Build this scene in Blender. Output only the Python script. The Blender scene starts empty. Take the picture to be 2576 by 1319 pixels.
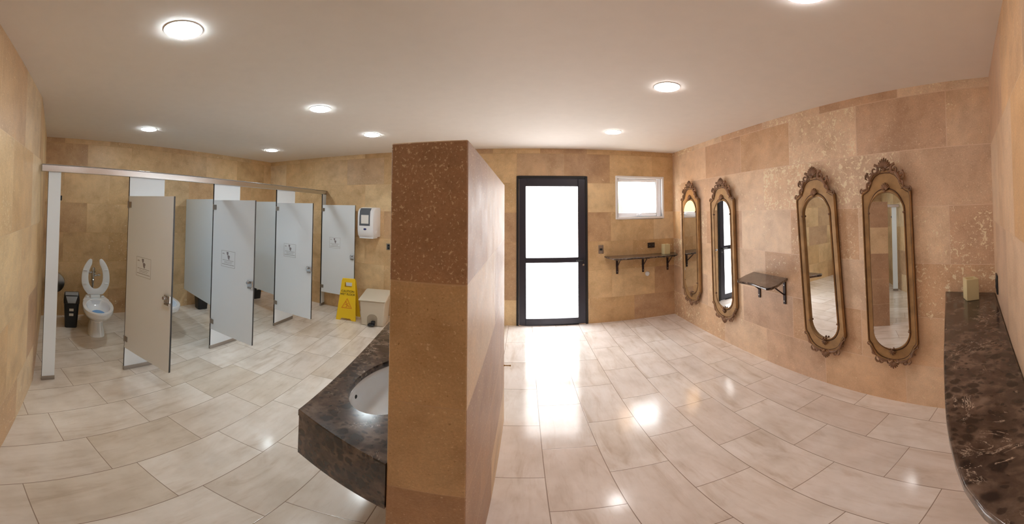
import bpy, bmesh, math, random
from mathutils import Vector, Matrix
random.seed(4)
PI = math.pi
SC = bpy.context.scene
COL = SC.collection

# ------------------------------------------------------------------ camera, world, exposure
H = 2.448                      # room height
EYE = 1.6
cam = bpy.data.cameras.new('camera')
cam.type = 'PANO'
cam.panorama_type = 'EQUIRECTANGULAR'
cam.longitude_min = -1321.03 / 824.2
cam.longitude_max = (2576 - 1321.03) / 824.2
cam.latitude_max = 499.65 / 890.5
cam.latitude_min = -(1319 - 499.65) / 890.5
cam.clip_start = 0.01
co = bpy.data.objects.new('camera', cam)
co.location = (0, 0, EYE)
co.rotation_euler = (PI / 2 + 0.035, 0, 0)
COL.objects.link(co)
SC.camera = co
SC.view_settings.view_transform = 'Standard'
SC.view_settings.look = 'None'
SC.view_settings.gamma = 1
SC.view_settings.exposure = 1.62
SC.view_settings.use_curve_mapping = False
world = bpy.data.worlds.new('world')
SC.world = world
world.use_nodes = True
world.node_tree.nodes['Background'].inputs[0].default_value = (0.95, 0.97, 1.0, 1)
world.node_tree.nodes['Background'].inputs[1].default_value = 6.0
LAMP_COOL = 31.0               # radiance of the ceiling discs
LAMP_WARM = 18.0
DOOR_GLOW = 3.0                # daylight behind the frosted door panes
SC.cycles.max_bounces = 14
SC.cycles.diffuse_bounces = 10
SC.cycles.glossy_bounces = 6
SC.cycles.sample_clamp_indirect = 6
SC.cycles.caustics_reflective = False
SC.cycles.caustics_refractive = False
SC.cycles.use_denoising = True

# ------------------------------------------------------------------ colour and node helpers
def lin(c):
    return tuple(((v / 255) / 12.92 if v / 255 <= .04045 else ((v / 255 + .055) / 1.055) ** 2.4) for v in c) + (1,)

class NT:
    def __init__(s, name):
        s.m = bpy.data.materials.new(name)
        s.m.use_nodes = True
        s.t = s.m.node_tree
        s.b = s.t.nodes['Principled BSDF']
        s.out = s.t.nodes['Material Output']
    def n(s, typ, **kw):
        nd = s.t.nodes.new(typ)
        for k, v in kw.items():
            setattr(nd, k, v)
        return nd
    def l(s, a, b):
        s.t.links.new(a, b)
    def put(s, sock, v):
        if isinstance(v, bpy.types.NodeSocket):
            s.l(v, sock)
        else:
            sock.default_value = v
    def math(s, op, a, b=0.0, c=0.0):
        nd = s.n('ShaderNodeMath', operation=op)
        s.put(nd.inputs[0], a); s.put(nd.inputs[1], b); s.put(nd.inputs[2], c)
        return nd.outputs[0]
    def mix(s, f, a, b, mode='MIX'):
        nd = s.n('ShaderNodeMix', data_type='RGBA', blend_type=mode)
        s.put(nd.inputs[0], f); s.put(nd.inputs[6], a); s.put(nd.inputs[7], b)
        return nd.outputs[2]
    def ramp(s, f, stops, interp='LINEAR'):
        nd = s.n('ShaderNodeValToRGB')
        cr = nd.color_ramp
        cr.interpolation = interp
        while len(cr.elements) < len(stops):
            cr.elements.new(0.5)
        for e, (p, c) in zip(cr.elements, stops):
            e.position = p
            e.color = c if len(c) == 4 else tuple(c) + (1,)
        s.l(f, nd.inputs[0])
        return nd.outputs[0]
    def sstep(s, v, a, b):
        nd = s.n('ShaderNodeMapRange', interpolation_type='SMOOTHSTEP')
        s.l(v, nd.inputs[0])
        nd.inputs[1].default_value = a; nd.inputs[2].default_value = b
        return nd.outputs[0]
    def noise(s, vec, scale, detail=4, rough=.55, dist=0.0):
        nd = s.n('ShaderNodeTexNoise')
        s.l(vec, nd.inputs['Vector'])
        nd.inputs['Scale'].default_value = scale
        nd.inputs['Detail'].default_value = detail
        nd.inputs['Roughness'].default_value = rough
        nd.inputs['Distortion'].default_value = dist
        return nd.outputs[0]
    def xyz(s, x, y, z=0.0):
        nd = s.n('ShaderNodeCombineXYZ')
        s.put(nd.inputs[0], x); s.put(nd.inputs[1], y); s.put(nd.inputs[2], z)
        return nd.outputs[0]
    def bump(s, h, strength, dist):
        nd = s.n('ShaderNodeBump')
        nd.inputs['Strength'].default_value = strength
        nd.inputs['Distance'].default_value = dist
        s.l(h, nd.inputs['Height'])
        s.l(nd.outputs[0], s.b.inputs['Normal'])

def plain(name, rgb, rough=.5, metal=0.0, spec=.5, noise=0.0, coat=0.0):
    t = NT(name)
    t.b.inputs['Roughness'].default_value = rough
    t.b.inputs['Metallic'].default_value = metal
    t.b.inputs['Specular IOR Level'].default_value = spec
    t.b.inputs['Coat Weight'].default_value = coat
    c = lin(rgb)
    if noise:
        tc = t.n('ShaderNodeTexCoord')
        f = t.noise(tc.outputs['Object'], 9, 5)
        a = tuple(v * (1 - noise) for v in c[:3]) + (1,)
        b = tuple(min(1, v * (1 + noise)) for v in c[:3]) + (1,)
        t.l(t.ramp(f, [(.3, a), (.7, b)]), t.b.inputs['Base Color'])
    else:
        t.b.inputs['Base Color'].default_value = c
    return t.m

def tiles(t, w, h, u0, v0, shift, rot=0.0):
    """grid of staggered tiles in the metre-scaled UV map: returns uv, edge distance, two random values per tile"""
    uv = t.n('ShaderNodeUVMap'); uv.uv_map = 'uv'
    src = uv.outputs[0]
    if rot:
        vr = t.n('ShaderNodeVectorRotate', rotation_type='Z_AXIS')
        t.l(src, vr.inputs['Vector']); vr.inputs['Angle'].default_value = rot
        src = vr.outputs[0]
    sp = t.n('ShaderNodeSeparateXYZ'); t.l(src, sp.inputs[0])
    v = t.math('DIVIDE', t.math('SUBTRACT', sp.outputs[1], v0), h)
    row = t.math('FLOOR', v)
    u = t.math('DIVIDE', t.math('ADD', t.math('SUBTRACT', sp.outputs[0], u0), t.math('MULTIPLY', row, shift)), w)
    colm = t.math('FLOOR', u)
    fu = t.math('MULTIPLY', t.math('FRACT', u), w)
    fv = t.math('MULTIPLY', t.math('FRACT', v), h)
    eu = t.math('MINIMUM', fu, t.math('SUBTRACT', w, fu))
    ev = t.math('MINIMUM', fv, t.math('SUBTRACT', h, fv))
    edge = t.math('MINIMUM', eu, ev)
    wn = t.n('ShaderNodeTexWhiteNoise', noise_dimensions='3D')
    t.l(t.xyz(row, colm, 3.7), wn.inputs[0])
    sc = t.n('ShaderNodeSeparateXYZ'); t.l(wn.outputs['Color'], sc.inputs[0])
    # each tile is cut from its own piece of stone: shift the pattern
    off = t.n('ShaderNodeVectorMath', operation='MULTIPLY_ADD')
    t.l(wn.outputs['Color'], off.inputs[0]); off.inputs[1].default_value = (37, 23, 11)
    t.l(src, off.inputs[2])
    return off.outputs[0], edge, wn.outputs[0], sc.outputs[1], sc.outputs[2]

def travertine(name, w, h, u0, v0, shift, stops, grout=(206, 178, 148), flecks=.5, rough=.42, gw=.0028, big_at=.84, fsc=1.0, fleck_col=(238, 224, 192)):
    t = NT(name)
    vec, edge, r1, r2, r3 = tiles(t, w, h, u0, v0, shift)
    base = t.ramp(r1, [(p, lin(c)) for p, c in stops])
    cl = t.noise(vec, 2.6, 6, .6, .4)
    cl2 = t.noise(vec, 9, 6, .65)
    base = t.mix(1.0, base, t.ramp(cl, [(.25, (.78, .72, .66)), (.5, (1.04, 1.03, 1.01)), (.75, (1.22, 1.21, 1.18))]), 'MULTIPLY')
    base = t.mix(1.0, base, t.ramp(cl2, [(.25, (.86, .82, .77)), (.5, (1, 1, 1)), (.78, (1.12, 1.1, 1.06))]), 'MULTIPLY')
    grain = t.noise(vec, 140, 3, .7)
    base = t.mix(1.0, base, t.ramp(grain, [(.3, (.88, .86, .84)), (.7, (1.1, 1.1, 1.1))]), 'MULTIPLY')
    # cream filled holes: clustered, more on some tiles than on others
    clus = t.noise(vec, 3.6, 3, .5)
    mask = t.math('ADD', t.math('MULTIPLY', clus, .55), t.math('MULTIPLY', t.math('POWER', r2, 1.8), .34))
    fine = t.noise(vec, 46 * fsc, 4, .55, .5)
    med = t.noise(vec, 24, 5, .6, .9)
    fm = t.sstep(t.math('ADD', t.math('MULTIPLY', mask, .30 * (.6 + flecks * .8)), fine), .80, .84)
    big = t.sstep(t.math('ADD', t.math('MULTIPLY', mask, .36 * (.5 + flecks)), med), big_at, big_at + .022)
    fm2 = t.math('MAXIMUM', t.math('MULTIPLY', fm, .6), t.math('MULTIPLY', big, .9))
    spk = t.sstep(t.math('ADD', t.noise(vec, 95, 2, .5), t.math('MULTIPLY', clus, .12)), .725, .765)
    base = t.mix(t.math('MULTIPLY', spk, .55), base, lin(fleck_col))
    pit = t.sstep(t.math('ADD', t.noise(vec, 70, 3, .6), t.math('MULTIPLY', r3, .04)), .33, .27)
    base = t.mix(t.math('MULTIPLY', pit, .5), base, lin((120, 84, 56)))
    base = t.mix(fm2, base, lin(fleck_col))
    gm = t.sstep(edge, gw, gw * .4)
    base = t.mix(t.math('MULTIPLY', gm, .9), base, lin(grout))
    t.l(base, t.b.inputs['Base Color'])
    t.l(t.math('ADD', t.math('MULTIPLY', cl2, .25), rough - .12), t.b.inputs['Roughness'])
    t.b.inputs['Specular IOR Level'].default_value = .45
    hgt = t.math('SUBTRACT', t.math('MULTIPLY', fine, .5), t.math('ADD', t.math('MULTIPLY', gm, .6), t.math('MULTIPLY', fm2, .5)))
    t.bump(hgt, .22, .004)
    return t.m

def floor_stone(name, w, h, u0, v0, shift, rot, stops):
    t = NT(name)
    vec, edge, r1, r2, r3 = tiles(t, w, h, u0, v0, shift, rot)
    sp = t.n('ShaderNodeSeparateXYZ'); t.l(vec, sp.inputs[0])
    # veins run along each tile
    st = t.xyz(t.math('MULTIPLY', sp.outputs[0], 1.1), t.math('MULTIPLY', sp.outputs[1], 5.0), 0)
    s1 = t.noise(st, 1.5, 6, .6, .9)
    s2 = t.noise(st, 6, 5, .65, .6)
    cl = t.noise(vec, 4, 4, .55)
    base = t.ramp(r1, [(p, lin(c)) for p, c in stops])
    base = t.mix(1.0, base, t.ramp(s1, [(.26, (.76, .70, .63)), (.44, (.96, .945, .925)), (.62, (1.02, 1.02, 1.02))]), 'MULTIPLY')
    base = t.mix(1.0, base, t.ramp(s2, [(.26, (.92, .89, .86)), (.46, (1, 1, 1)), (.75, (1.02, 1.02, 1.02))]), 'MULTIPLY')
    base = t.mix(1.0, base, t.ramp(cl, [(.28, (.87, .85, .82)), (.58, (1.02, 1.02, 1.02))]), 'MULTIPLY')
    gm = t.sstep(edge, .0030, .0012)
    base = t.mix(t.math('MULTIPLY', gm, .8), base, lin((128, 104, 84)))
    t.l(base, t.b.inputs['Base Color'])
    t.l(t.math('ADD', t.math('MULTIPLY', cl, .12), .085), t.b.inputs['Roughness'])
    t.b.inputs['Specular IOR Level'].default_value = .5
    wv = t.noise(vec, 3.0, 2, .4)
    t.bump(t.math('SUBTRACT', t.math('MULTIPLY', wv, .9), gm), .10, .003)
    return t.m

def marble(name, scale=1.0):
    t = NT(name)
    tc = t.n('ShaderNodeTexCoord')
    v = tc.outputs['Object']
    wob = t.n('ShaderNodeTexNoise'); t.l(v, wob.inputs['Vector']); wob.inputs['Scale'].default_value = 16 * scale; wob.inputs['Detail'].default_value = 4
    vm = t.n('ShaderNodeVectorMath', operation='MULTIPLY_ADD'); t.l(wob.outputs['Color'], vm.inputs[0]); vm.inputs[1].default_value = (.05, .05, .05); t.l(v, vm.inputs[2])
    vd = vm.outputs[0]
    cl = t.noise(v, 11 * scale, 6, .62, .3)
    base = t.ramp(cl, [(.32, lin((56, 44, 39))), (.5, lin((84, 68, 59))), (.68, lin((124, 106, 93)))])
    for sc_, lo, amt in ((19, .34, .85), (44, .42, .7)):
        vo = t.n('ShaderNodeTexVoronoi', feature='F1'); t.l(vd, vo.inputs['Vector']); vo.inputs['Scale'].default_value = sc_ * scale
        cs = t.n('ShaderNodeSeparateXYZ'); t.l(vo.outputs['Color'], cs.inputs[0])
        core = t.sstep(vo.outputs['Distance'], .52, .30)
        pick = t.sstep(cs.outputs[0], lo, lo + .2)
        base = t.mix(t.math('MULTIPLY', t.math('MULTIPLY', core, pick), amt), base, lin((36, 27, 25)))
    wn = t.noise(v, 6 * scale, 7, .68, .9)
    vein = t.sstep(t.math('ABSOLUTE', t.math('SUBTRACT', wn, .5)), .008, .0015)
    msk = t.sstep(t.noise(v, 5 * scale, 3), .50, .62)
    vn = t.math('MULTIPLY', t.math('MULTIPLY', vein, msk), .9)
    base = t.mix(vn, base, lin((200, 182, 164)))
    spk = t.sstep(t.noise(v, 30 * scale, 4, .6, .7), .70, .75)
    base = t.mix(t.math('MULTIPLY', spk, .7), base, lin((170, 150, 130)))
    t.l(base, t.b.inputs['Base Color'])
    t.b.inputs['Roughness'].default_value = .16
    return t.m

# ------------------------------------------------------------------ materials
GOLD = [(0, (198, 165, 122)), (.22, (213, 184, 142)), (.45, (218, 194, 154)), (.65, (205, 173, 130)), (.85, (188, 156, 124)), (1, (224, 204, 170))]
ROSE = [(0, (208, 176, 144)), (.2, (219, 193, 165)), (.4, (198, 170, 148)), (.6, (223, 201, 175)), (.8, (197, 165, 138)), (1, (213, 176, 132))]
GOLD_SOFT = [(0, (198, 167, 124)), (.3, (211, 182, 140)), (.6, (205, 174, 131)), (.85, (193, 160, 122)), (1, (216, 193, 153))]
BROWN = [(0, (166, 136, 112)), (.35, (176, 146, 120)), (.6, (208, 184, 146)), (.8, (200, 176, 144)), (1, (212, 188, 152))]
M = {}
M['trav_back'] = travertine('travertine_back', .69, .402, -.12 - .69 * 2 + .35 * 5, -.032, .35, GOLD, grout=(200, 166, 122), flecks=.32)
M['trav_left'] = travertine('travertine_left', .69, .402, .1, -.032, .35, GOLD_SOFT, grout=(196, 160, 112), flecks=.40)
M['trav_right'] = travertine('travertine_right', .77, .402, .66 + .385 * 5, -.032, .385, ROSE, grout=(222, 194, 168), flecks=.85, gw=.0042, big_at=.838)
M['trav_west'] = travertine('travertine_west', .60, .52, .1, -.15, .3, GOLD, grout=(208, 182, 148), flecks=.55)
M['trav_east'] = travertine('travertine_east', .60, .50, .1, -.03, .3, ROSE, grout=(214, 186, 156), flecks=.45)
M['trav_part'] = travertine('travertine_partition', 1.2, .362, -.9, -.034, .35, BROWN, grout=(206, 180, 148), flecks=.6, rough=.5, big_at=1.4, fsc=2.3)
FL = [(0, (228, 220, 210)), (.3, (236, 230, 222)), (.6, (222, 212, 198)), (.8, (240, 235, 228)), (1, (224, 214, 200))]
FR = [(0, (240, 234, 230)), (.3, (244, 240, 237)), (.6, (235, 227, 221)), (.8, (247, 244, 241)), (1, (238, 230, 224))]
M['floor_l'] = floor_stone('floor_stone_left', .61, .365, 1.21, 1.14 - .365 * 6, .145, math.radians(90 - 8.5) - PI, FL)
M['floor_r'] = floor_stone('floor_stone_right', .60, .335, .5, -.1 - .335 * 12, .3, math.radians(90) - PI, FR)
M['ceiling'] = plain('ceiling_paint', (232, 227, 221), .85, noise=.015)
M['marble'] = marble('emperador_marble')
M['panel'] = plain('laminate_panel', (226, 236, 244), .38)
M['panel_warm'] = plain('laminate_panel_inner', (228, 235, 241), .38)
M['core'] = plain('phenolic_core', (24, 24, 26), .4)
M['chrome'] = plain('chrome', (205, 208, 212), .12, 1.0)
M['steel'] = plain('brushed_steel', (168, 162, 156), .34, 1.0)
M['alu'] = plain('aluminium_rail', (206, 206, 206), .22, 1.0)
M['porcelain'] = plain('porcelain', (236, 240, 244), .08, coat=.5)
M['seat'] = plain('seat_plastic', (232, 238, 242), .25)
M['blue_water'] = plain('blue_water', (92, 156, 220), .04)
M['black_plastic'] = plain('black_plastic', (26, 27, 30), .38)
M['grey_plastic'] = plain('grey_plastic', (140, 144, 148), .4)
M['sticker'] = plain('sticker', (210, 208, 200), .6)
M['beige_plastic'] = plain('beige_plastic', (204, 194, 176), .45)
M['beige_dark'] = plain('beige_recess', (164, 152, 134), .5)
M['beige_lid'] = plain('beige_lid', (214, 206, 188), .42)
M['yellow'] = plain('yellow_plastic', (232, 194, 24), .4)
M['ink'] = plain('black_ink', (22, 22, 22), .6)
M['orange_ink'] = plain('orange_ink', (214, 130, 24), .5)
M['white_plastic'] = plain('white_plastic', (236, 238, 242), .3)
M['smoke'] = plain('smoked_plastic', (96, 102, 110), .12)
M['paper'] = plain('paper', (228, 226, 222), .8)
M['badge'] = plain('blue_badge', (34, 48, 110), .4)
M['print_grey'] = plain('print_grey', (168, 168, 172), .7)
M['print_dark'] = plain('print_dark', (136, 132, 138), .7)
M['door_metal'] = plain('dark_door_metal', (46, 46, 58), .32, spec=.5)
M['door_black'] = plain('door_gasket', (18, 18, 22), .5)
M['white_frame'] = plain('white_frame', (242, 243, 246), .35)
M['gilt'] = plain('aged_gilt', (162, 128, 86), .46, .2, noise=.28)
M['gilt_dark'] = plain('dark_gilt', (128, 96, 72), .5, .15, noise=.4)
M['gilt_line'] = plain('antique_line', (78, 48, 30), .5, .1, noise=.3)
M['iron'] = plain('dark_iron', (50, 34, 34), .45, .3)
M['onyx'] = plain('cream_onyx', (216, 204, 160), .35, noise=.06)
M['dark_plate'] = plain('dark_plate', (62, 44, 36), .35)
M['brass'] = plain('brass', (170, 132, 74), .3, 1.0)
M['earth'] = plain('outdoor_paving', (190, 180, 164), .9, noise=.1)
M['outdoor_wall'] = plain('outdoor_plaster', (186, 138, 84), .9, noise=.05)
t = NT('mirror_glass')
t.b.inputs['Base Color'].default_value = (.90, .91, .90, 1)
t.b.inputs['Metallic'].default_value = 1
t.b.inputs['Roughness'].default_value = .0
M['mirror'] = t.m
def emit(name, rgb, k):
    t = NT(name)
    e = t.n('ShaderNodeEmission')
    e.inputs[0].default_value = tuple(rgb) + (1,); e.inputs[1].default_value = k
    t.l(e.outputs[0], t.out.inputs[0])
    return t.m
M['lamp_cool'] = emit('lamp_cool', (.86, .96, 1.0), LAMP_COOL)
M['lamp_warm'] = emit('lamp_warm', (1.0, .96, .95), LAMP_WARM)
def frosted():
    t = NT('frosted_daylit_glass')
    e = t.n('ShaderNodeEmission'); e.inputs[0].default_value = (1, .97, .96, 1); e.inputs[1].default_value = DOOR_GLOW
    g = t.n('ShaderNodeBsdfGlossy'); g.inputs['Roughness'].default_value = .12
    a = t.n('ShaderNodeMixShader'); a.inputs[0].default_value = .05
    t.l(e.outputs[0], a.inputs[1]); t.l(g.outputs[0], a.inputs[2]); t.l(a.outputs[0], t.out.inputs[0])
    return t.m
M['frosted'] = frosted()
def clear_glass():
    t = NT('clear_glass')
    tr = t.n('ShaderNodeBsdfTransparent'); tr.inputs[0].default_value = (.96, .98, .98, 1)
    g = t.n('ShaderNodeBsdfGlossy'); g.inputs['Roughness'].default_value = .02
    a = t.n('ShaderNodeMixShader'); a.inputs[0].default_value = .06
    t.l(tr.outputs[0], a.inputs[1]); t.l(g.outputs[0], a.inputs[2]); t.l(a.outputs[0], t.out.inputs[0])
    return t.m
M['glass'] = clear_glass()

# ------------------------------------------------------------------ mesh helpers
def bx(bm, x0, x1, y0, y1, z0, z1, mi=0, mat=None):
    vs = [bm.verts.new((x, y, z)) for z in (z0, z1) for x, y in ((x0, y0), (x1, y0), (x1, y1), (x0, y1))]
    if mat: bmesh.ops.transform(bm, matrix=mat, verts=vs)
    fs = [(0, 3, 2, 1), (4, 5, 6, 7), (0, 1, 5, 4), (1, 2, 6, 5), (2, 3, 7, 6), (3, 0, 4, 7)]
    for f in fs:
        bm.faces.new([vs[i] for i in f]).material_index = mi

def loft(bm, rings, cap0=True, cap1=True, mi=0, closed=True):
    rv = [[bm.verts.new(p) for p in r] for r in rings]
    n = len(rv[0])
    for a, b in zip(rv, rv[1:]):
        for i in range(n if closed else n - 1):
            j = (i + 1) % n
            bm.faces.new((a[i], a[j], b[j], b[i])).material_index = mi
    if cap0: bm.faces.new(rv[0][::-1]).material_index = mi
    if cap1: bm.faces.new(rv[-1]).material_index = mi
    return rv

def prism(bm, poly, z0, z1, mi=0):
    loft(bm, [[(x, y, z0) for x, y in poly], [(x, y, z1) for x, y in poly]], mi=mi)

def lathe(bm, prof, c=(0, 0, 0), seg=24, mi=0, axis='z', cap0=True, cap1=True):
    rings = []
    for r, h in prof:
        ring = []
        for k in range(seg):
            a = 2 * PI * k / seg
            p = (r * math.cos(a), r * math.sin(a), h)
            if axis == 'y': p = (p[0], p[2], -p[1])
            if axis == 'x': p = (p[2], p[1], -p[0])
            ring.append((p[0] + c[0], p[1] + c[1], p[2] + c[2]))
        rings.append(ring)
    loft(bm, rings, cap0, cap1, mi)

def tube(bm, pts, r, seg=8, mi=0):
    pts = [Vector(p) for p in pts]
    rs = r if isinstance(r, (list, tuple)) else [r] * len(pts)
    rings = []
    up = None
    for i, p in enumerate(pts):
        d = (pts[min(i + 1, len(pts) - 1)] - pts[max(i - 1, 0)]).normalized()
        if up is None:
            up = Vector((0, 0, 1)) if abs(d.z) < .9 else Vector((1, 0, 0))
        s = d.cross(up)
        if s.length < 1e-4: s = d.orthogonal()
        s.normalize(); up = s.cross(d).normalized()
        rings.append([p + rs[i] * (math.cos(2 * PI * k / seg) * s + math.sin(2 * PI * k / seg) * up) for k in range(seg)])
    loft(bm, rings, mi=mi)

def blob(bm, c, r, mi=0, mat=None, u=10, v=6):
    m = Matrix.Translation(c) @ (mat or Matrix()) @ Matrix.Diagonal((*r, 1))
    res = bmesh.ops.create_uvsphere(bm, u_segments=u, v_segments=v, radius=1, matrix=m)
    for vv in res['verts']:
        for f in vv.link_faces: f.material_index = mi

def NB(): return bmesh.new()

def obj(name, bm, mats, parent=None, loc=(0, 0, 0), rot=(0, 0, 0), bevel=0.0, seg=2, smooth=35, uv='box', weld=True):
    if weld: bmesh.ops.remove_doubles(bm, verts=bm.verts, dist=1e-5)
    bmesh.ops.recalc_face_normals(bm, faces=bm.faces)
    if uv == 'box':
        ul = bm.loops.layers.uv.new('uv')
        for f in bm.faces:
            n = f.normal
            ax = max(range(3), key=lambda i: abs(n[i]))
            for lp in f.loops:
                p = lp.vert.co
                lp[ul].uv = (p.y, p.z) if ax == 0 else ((p.x, p.z) if ax == 1 else (p.x, p.y))
    for f in bm.faces: f.smooth = True
    lim = math.radians(smooth)
    for e in bm.edges:
        if len(e.link_faces) == 2 and e.calc_face_angle(0) > lim: e.smooth = False
    me = bpy.data.meshes.new(name)
    bm.to_mesh(me); bm.free()
    for m in (mats if isinstance(mats, (list, tuple)) else [mats]):
        me.materials.append(M[m])
    o = bpy.data.objects.new(name, me)
    COL.objects.link(o)
    if parent: o.parent = parent
    o.location = loc; o.rotation_euler = rot
    if bevel:
        b = o.modifiers.new('bevel', 'BEVEL')
        b.width = bevel; b.segments = seg; b.limit_method = 'ANGLE'; b.angle_limit = math.radians(40)
        b.harden_normals = False
    return o

def tag(o, label, cat, group=None, kind=None):
    o['label'] = label; o['category'] = cat
    if group: o['group'] = group
    if kind: o['kind'] = kind
    return o

def thing(name, label, cat, loc=(0, 0, 0), rotz=0.0, group=None, kind=None, rot=None):
    o = bpy.data.objects.new(name, None)
    COL.objects.link(o)
    o.location = loc; o.rotation_euler = rot or (0, 0, rotz)
    o.empty_display_size = .1
    return tag(o, label, cat, group, kind)

def children(o): return [c for c in bpy.data.objects if c.parent == o]
def dup(o, parent=None):
    c = o.copy(); COL.objects.link(c)
    if parent: c.parent = parent
    for ch in children(o): dup(ch, c)
    return c

def text(name, body, size, mat, parent, loc, rot, ext=.0006, align='CENTER'):
    cu = bpy.data.curves.new(name, 'FONT')
    cu.body = body; cu.size = size; cu.align_x = align; cu.align_y = 'CENTER'; cu.extrude = ext
    o = bpy.data.objects.new(name, cu); COL.objects.link(o)
    cu.materials.append(M[mat])
    bpy.context.view_layer.update()
    me = bpy.data.meshes.new_from_object(o.evaluated_get(bpy.context.evaluated_depsgraph_get()))
    bpy.data.objects.remove(o)
    o = bpy.data.objects.new(name, me); COL.objects.link(o)
    o.parent = parent; o.location = loc; o.rotation_euler = rot
    return o

# ------------------------------------------------------------------ the room
XL, XR, YB = -4.691, 2.307, 4.756
def wall_run(name, pts, mat, thick, label, u0=0.0, z0=0.0, z1=H):
    """a wall along a polyline seen from its left side; the body lies on the right"""
    bm = NB()
    ul = bm.loops.layers.uv.new('uv')
    P = [Vector(p) for p in pts]
    N = []
    for i in range(len(P)):
        ds = []
        if i > 0: ds.append((P[i] - P[i - 1]).normalized())
        if i < len(P) - 1: ds.append((P[i + 1] - P[i]).normalized())
        nn = sum((Vector((d.y, -d.x)) for d in ds), Vector((0, 0))).normalized()
        k = nn.dot(Vector((ds[0].y, -ds[0].x)))
        N.append(nn * (thick / k))
    u = [u0]
    for a, b in zip(P, P[1:]): u.append(u[-1] + (b - a).length)
    def quad(a, b, ua, ub, za=z0, zb=z1):
        f = bm.faces.new([bm.verts.new((a.x, a.y, za)), bm.verts.new((b.x, b.y, za)), bm.verts.new((b.x, b.y, zb)), bm.verts.new((a.x, a.y, zb))])
        for lp, q in zip(f.loops, ((ua, za), (ub, za), (ub, zb), (ua, zb))): lp[ul].uv = q
    for i in range(len(P) - 1):
        quad(P[i], P[i + 1], u[i], u[i + 1])
        quad(P[i + 1] + N[i + 1], P[i] + N[i], u[i + 1], u[i])
    quad(P[0] + N[0], P[0], 0, thick); quad(P[-1], P[-1] + N[-1], 0, thick)
    for z in (z0, z1):
        for i in range(len(P) - 1):
            a, b, c, d = P[i], P[i + 1], P[i + 1] + N[i + 1], P[i] + N[i]
            f = bm.faces.new([bm.verts.new((q.x, q.y, z)) for q in (a, b, c, d)])
            for lp in f.loops: lp[ul].uv = (lp.vert.co.x, lp.vert.co.y)
    o = obj(name, bm, mat, uv=None)
    return tag(o, label, 'wall', kind='structure')

# floor: the stall side is laid at a slight angle to the mirror side
bm = NB()
for x0, x1, mi in ((-5.0, -.27, 0), (-.27, 2.6, 1)):
    bx(bm, x0, x1, -1.5, 5.0, -.08, 0, mi)
tag(obj('floor', bm, ['floor_l', 'floor_r'], weld=False), 'polished cream stone floor of oblong staggered tiles', 'floor', kind='structure')
bm = NB(); bx(bm, -5.0, 2.6, -1.5, 5.0, H, H + .08)
tag(obj('ceiling', bm, 'ceiling'), 'plain off-white painted ceiling with round downlights', 'ceiling', kind='structure')

DX0, DX1, DZ = -.125, .915, 2.07          # door opening
WX0, WX1, WZ0, WZ1 = 1.345, 2.145, 1.475, 2.085   # window opening
bm = NB()
bx(bm, XL - .15, DX0, YB, YB + .16, 0, H)
bx(bm, DX0, DX1, YB, YB + .16, DZ, H)
bx(bm, DX1, WX0, YB, YB + .16, 0, H)
bx(bm, WX0, WX1, YB, YB + .16, 0, WZ0)
bx(bm, WX0, WX1, YB, YB + .16, WZ1, H)
bx(bm, WX1, XR + .15, YB, YB + .16, 0, H)
tag(obj('wall_back', bm, 'trav_back', weld=False), 'golden travertine tiled wall with the glazed door and small window', 'wall', kind='structure')
wall_run('wall_left', [(XL, YB), (XL, .495)][::-1], 'trav_left', -.15, 'golden travertine wall behind the toilets', u0=.495)
wall_run('wall_right', [(XR, .335), (XR, YB)], 'trav_right', .15, 'pinkish travertine wall with four gilt mirrors', u0=.335)
wall_run('wall_front_left', [(XL, .495), (-2.85, .25), (-1.3, -.153), (-1.3, -1.3)], 'trav_west', .12, 'travertine wall at the far left edge of the photo')
wall_run('wall_front_right', [(.3, -1.3), (.3, -.105), (XR, .335)], 'trav_east', .12, 'travertine wall at the far right edge of the photo', u0=.05)
wall_run('wall_rear', [(-1.3, -1.3), (.3, -1.3)], 'trav_west', .12, 'travertine wall behind the camera')

# low privacy wall beside the wash basin
PX0, PX1, PY0, PY1, PZ = -.37, -.15, .85, 2.38, 1.776
bm = NB(); bx(bm, PX0, PX1, PY0, PY1, 0, PZ)
tag(obj('wall_partition', bm, 'trav_part', bevel=.004), 'free-standing low brown travertine partition wall in the middle', 'wall', kind='structure')

# outside
bm = NB(); bx(bm, -6, 10, YB + .16, 14, -.12, -.02)
tag(obj('ground_outside', bm, 'earth'), 'pale paving outside the window', 'ground', kind='structure')
bm = NB(); bx(bm, -1.2, 2.3, 6.9, 7.1, -.02, 4.5)
tag(obj('wall_outside', bm, 'outdoor_wall'), 'sunlit ochre wall seen through the small window', 'wall', kind='structure')

# ------------------------------------------------------------------ door
d = thing('door_1', 'dark metal framed door with two frosted daylit panes', 'door', (0, YB, 0), kind='structure')
bm = NB()                                   # jambs and head
bx(bm, DX0, DX0 + .035, -.015, .10, 0, DZ); bx(bm, DX1 - .035, DX1, -.015, .10, 0, DZ); bx(bm, DX0 + .035, DX1 - .035, -.015, .10, DZ - .035, DZ)
obj('door_frame', bm, 'door_black', d, bevel=.004)
L0, L1, GZ0, GZM0, GZM1, GZ1 = .010, .772, .105, .895, .965, 1.93
bm = NB()
a0, a1 = DX0 + .037, DX1 - .037
bx(bm, a0, L0, -.02, .05, .012, DZ - .037); bx(bm, L1, a1, -.02, .05, .012, DZ - .037)
bx(bm, L0, L1, -.02, .05, .012, GZ0); bx(bm, L0, L1, -.02, .05, GZM0, GZM1); bx(bm, L0, L1, -.02, .05, GZ1, DZ - .037)
obj('door_leaf', bm, 'door_metal', d, bevel=.005)
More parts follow.
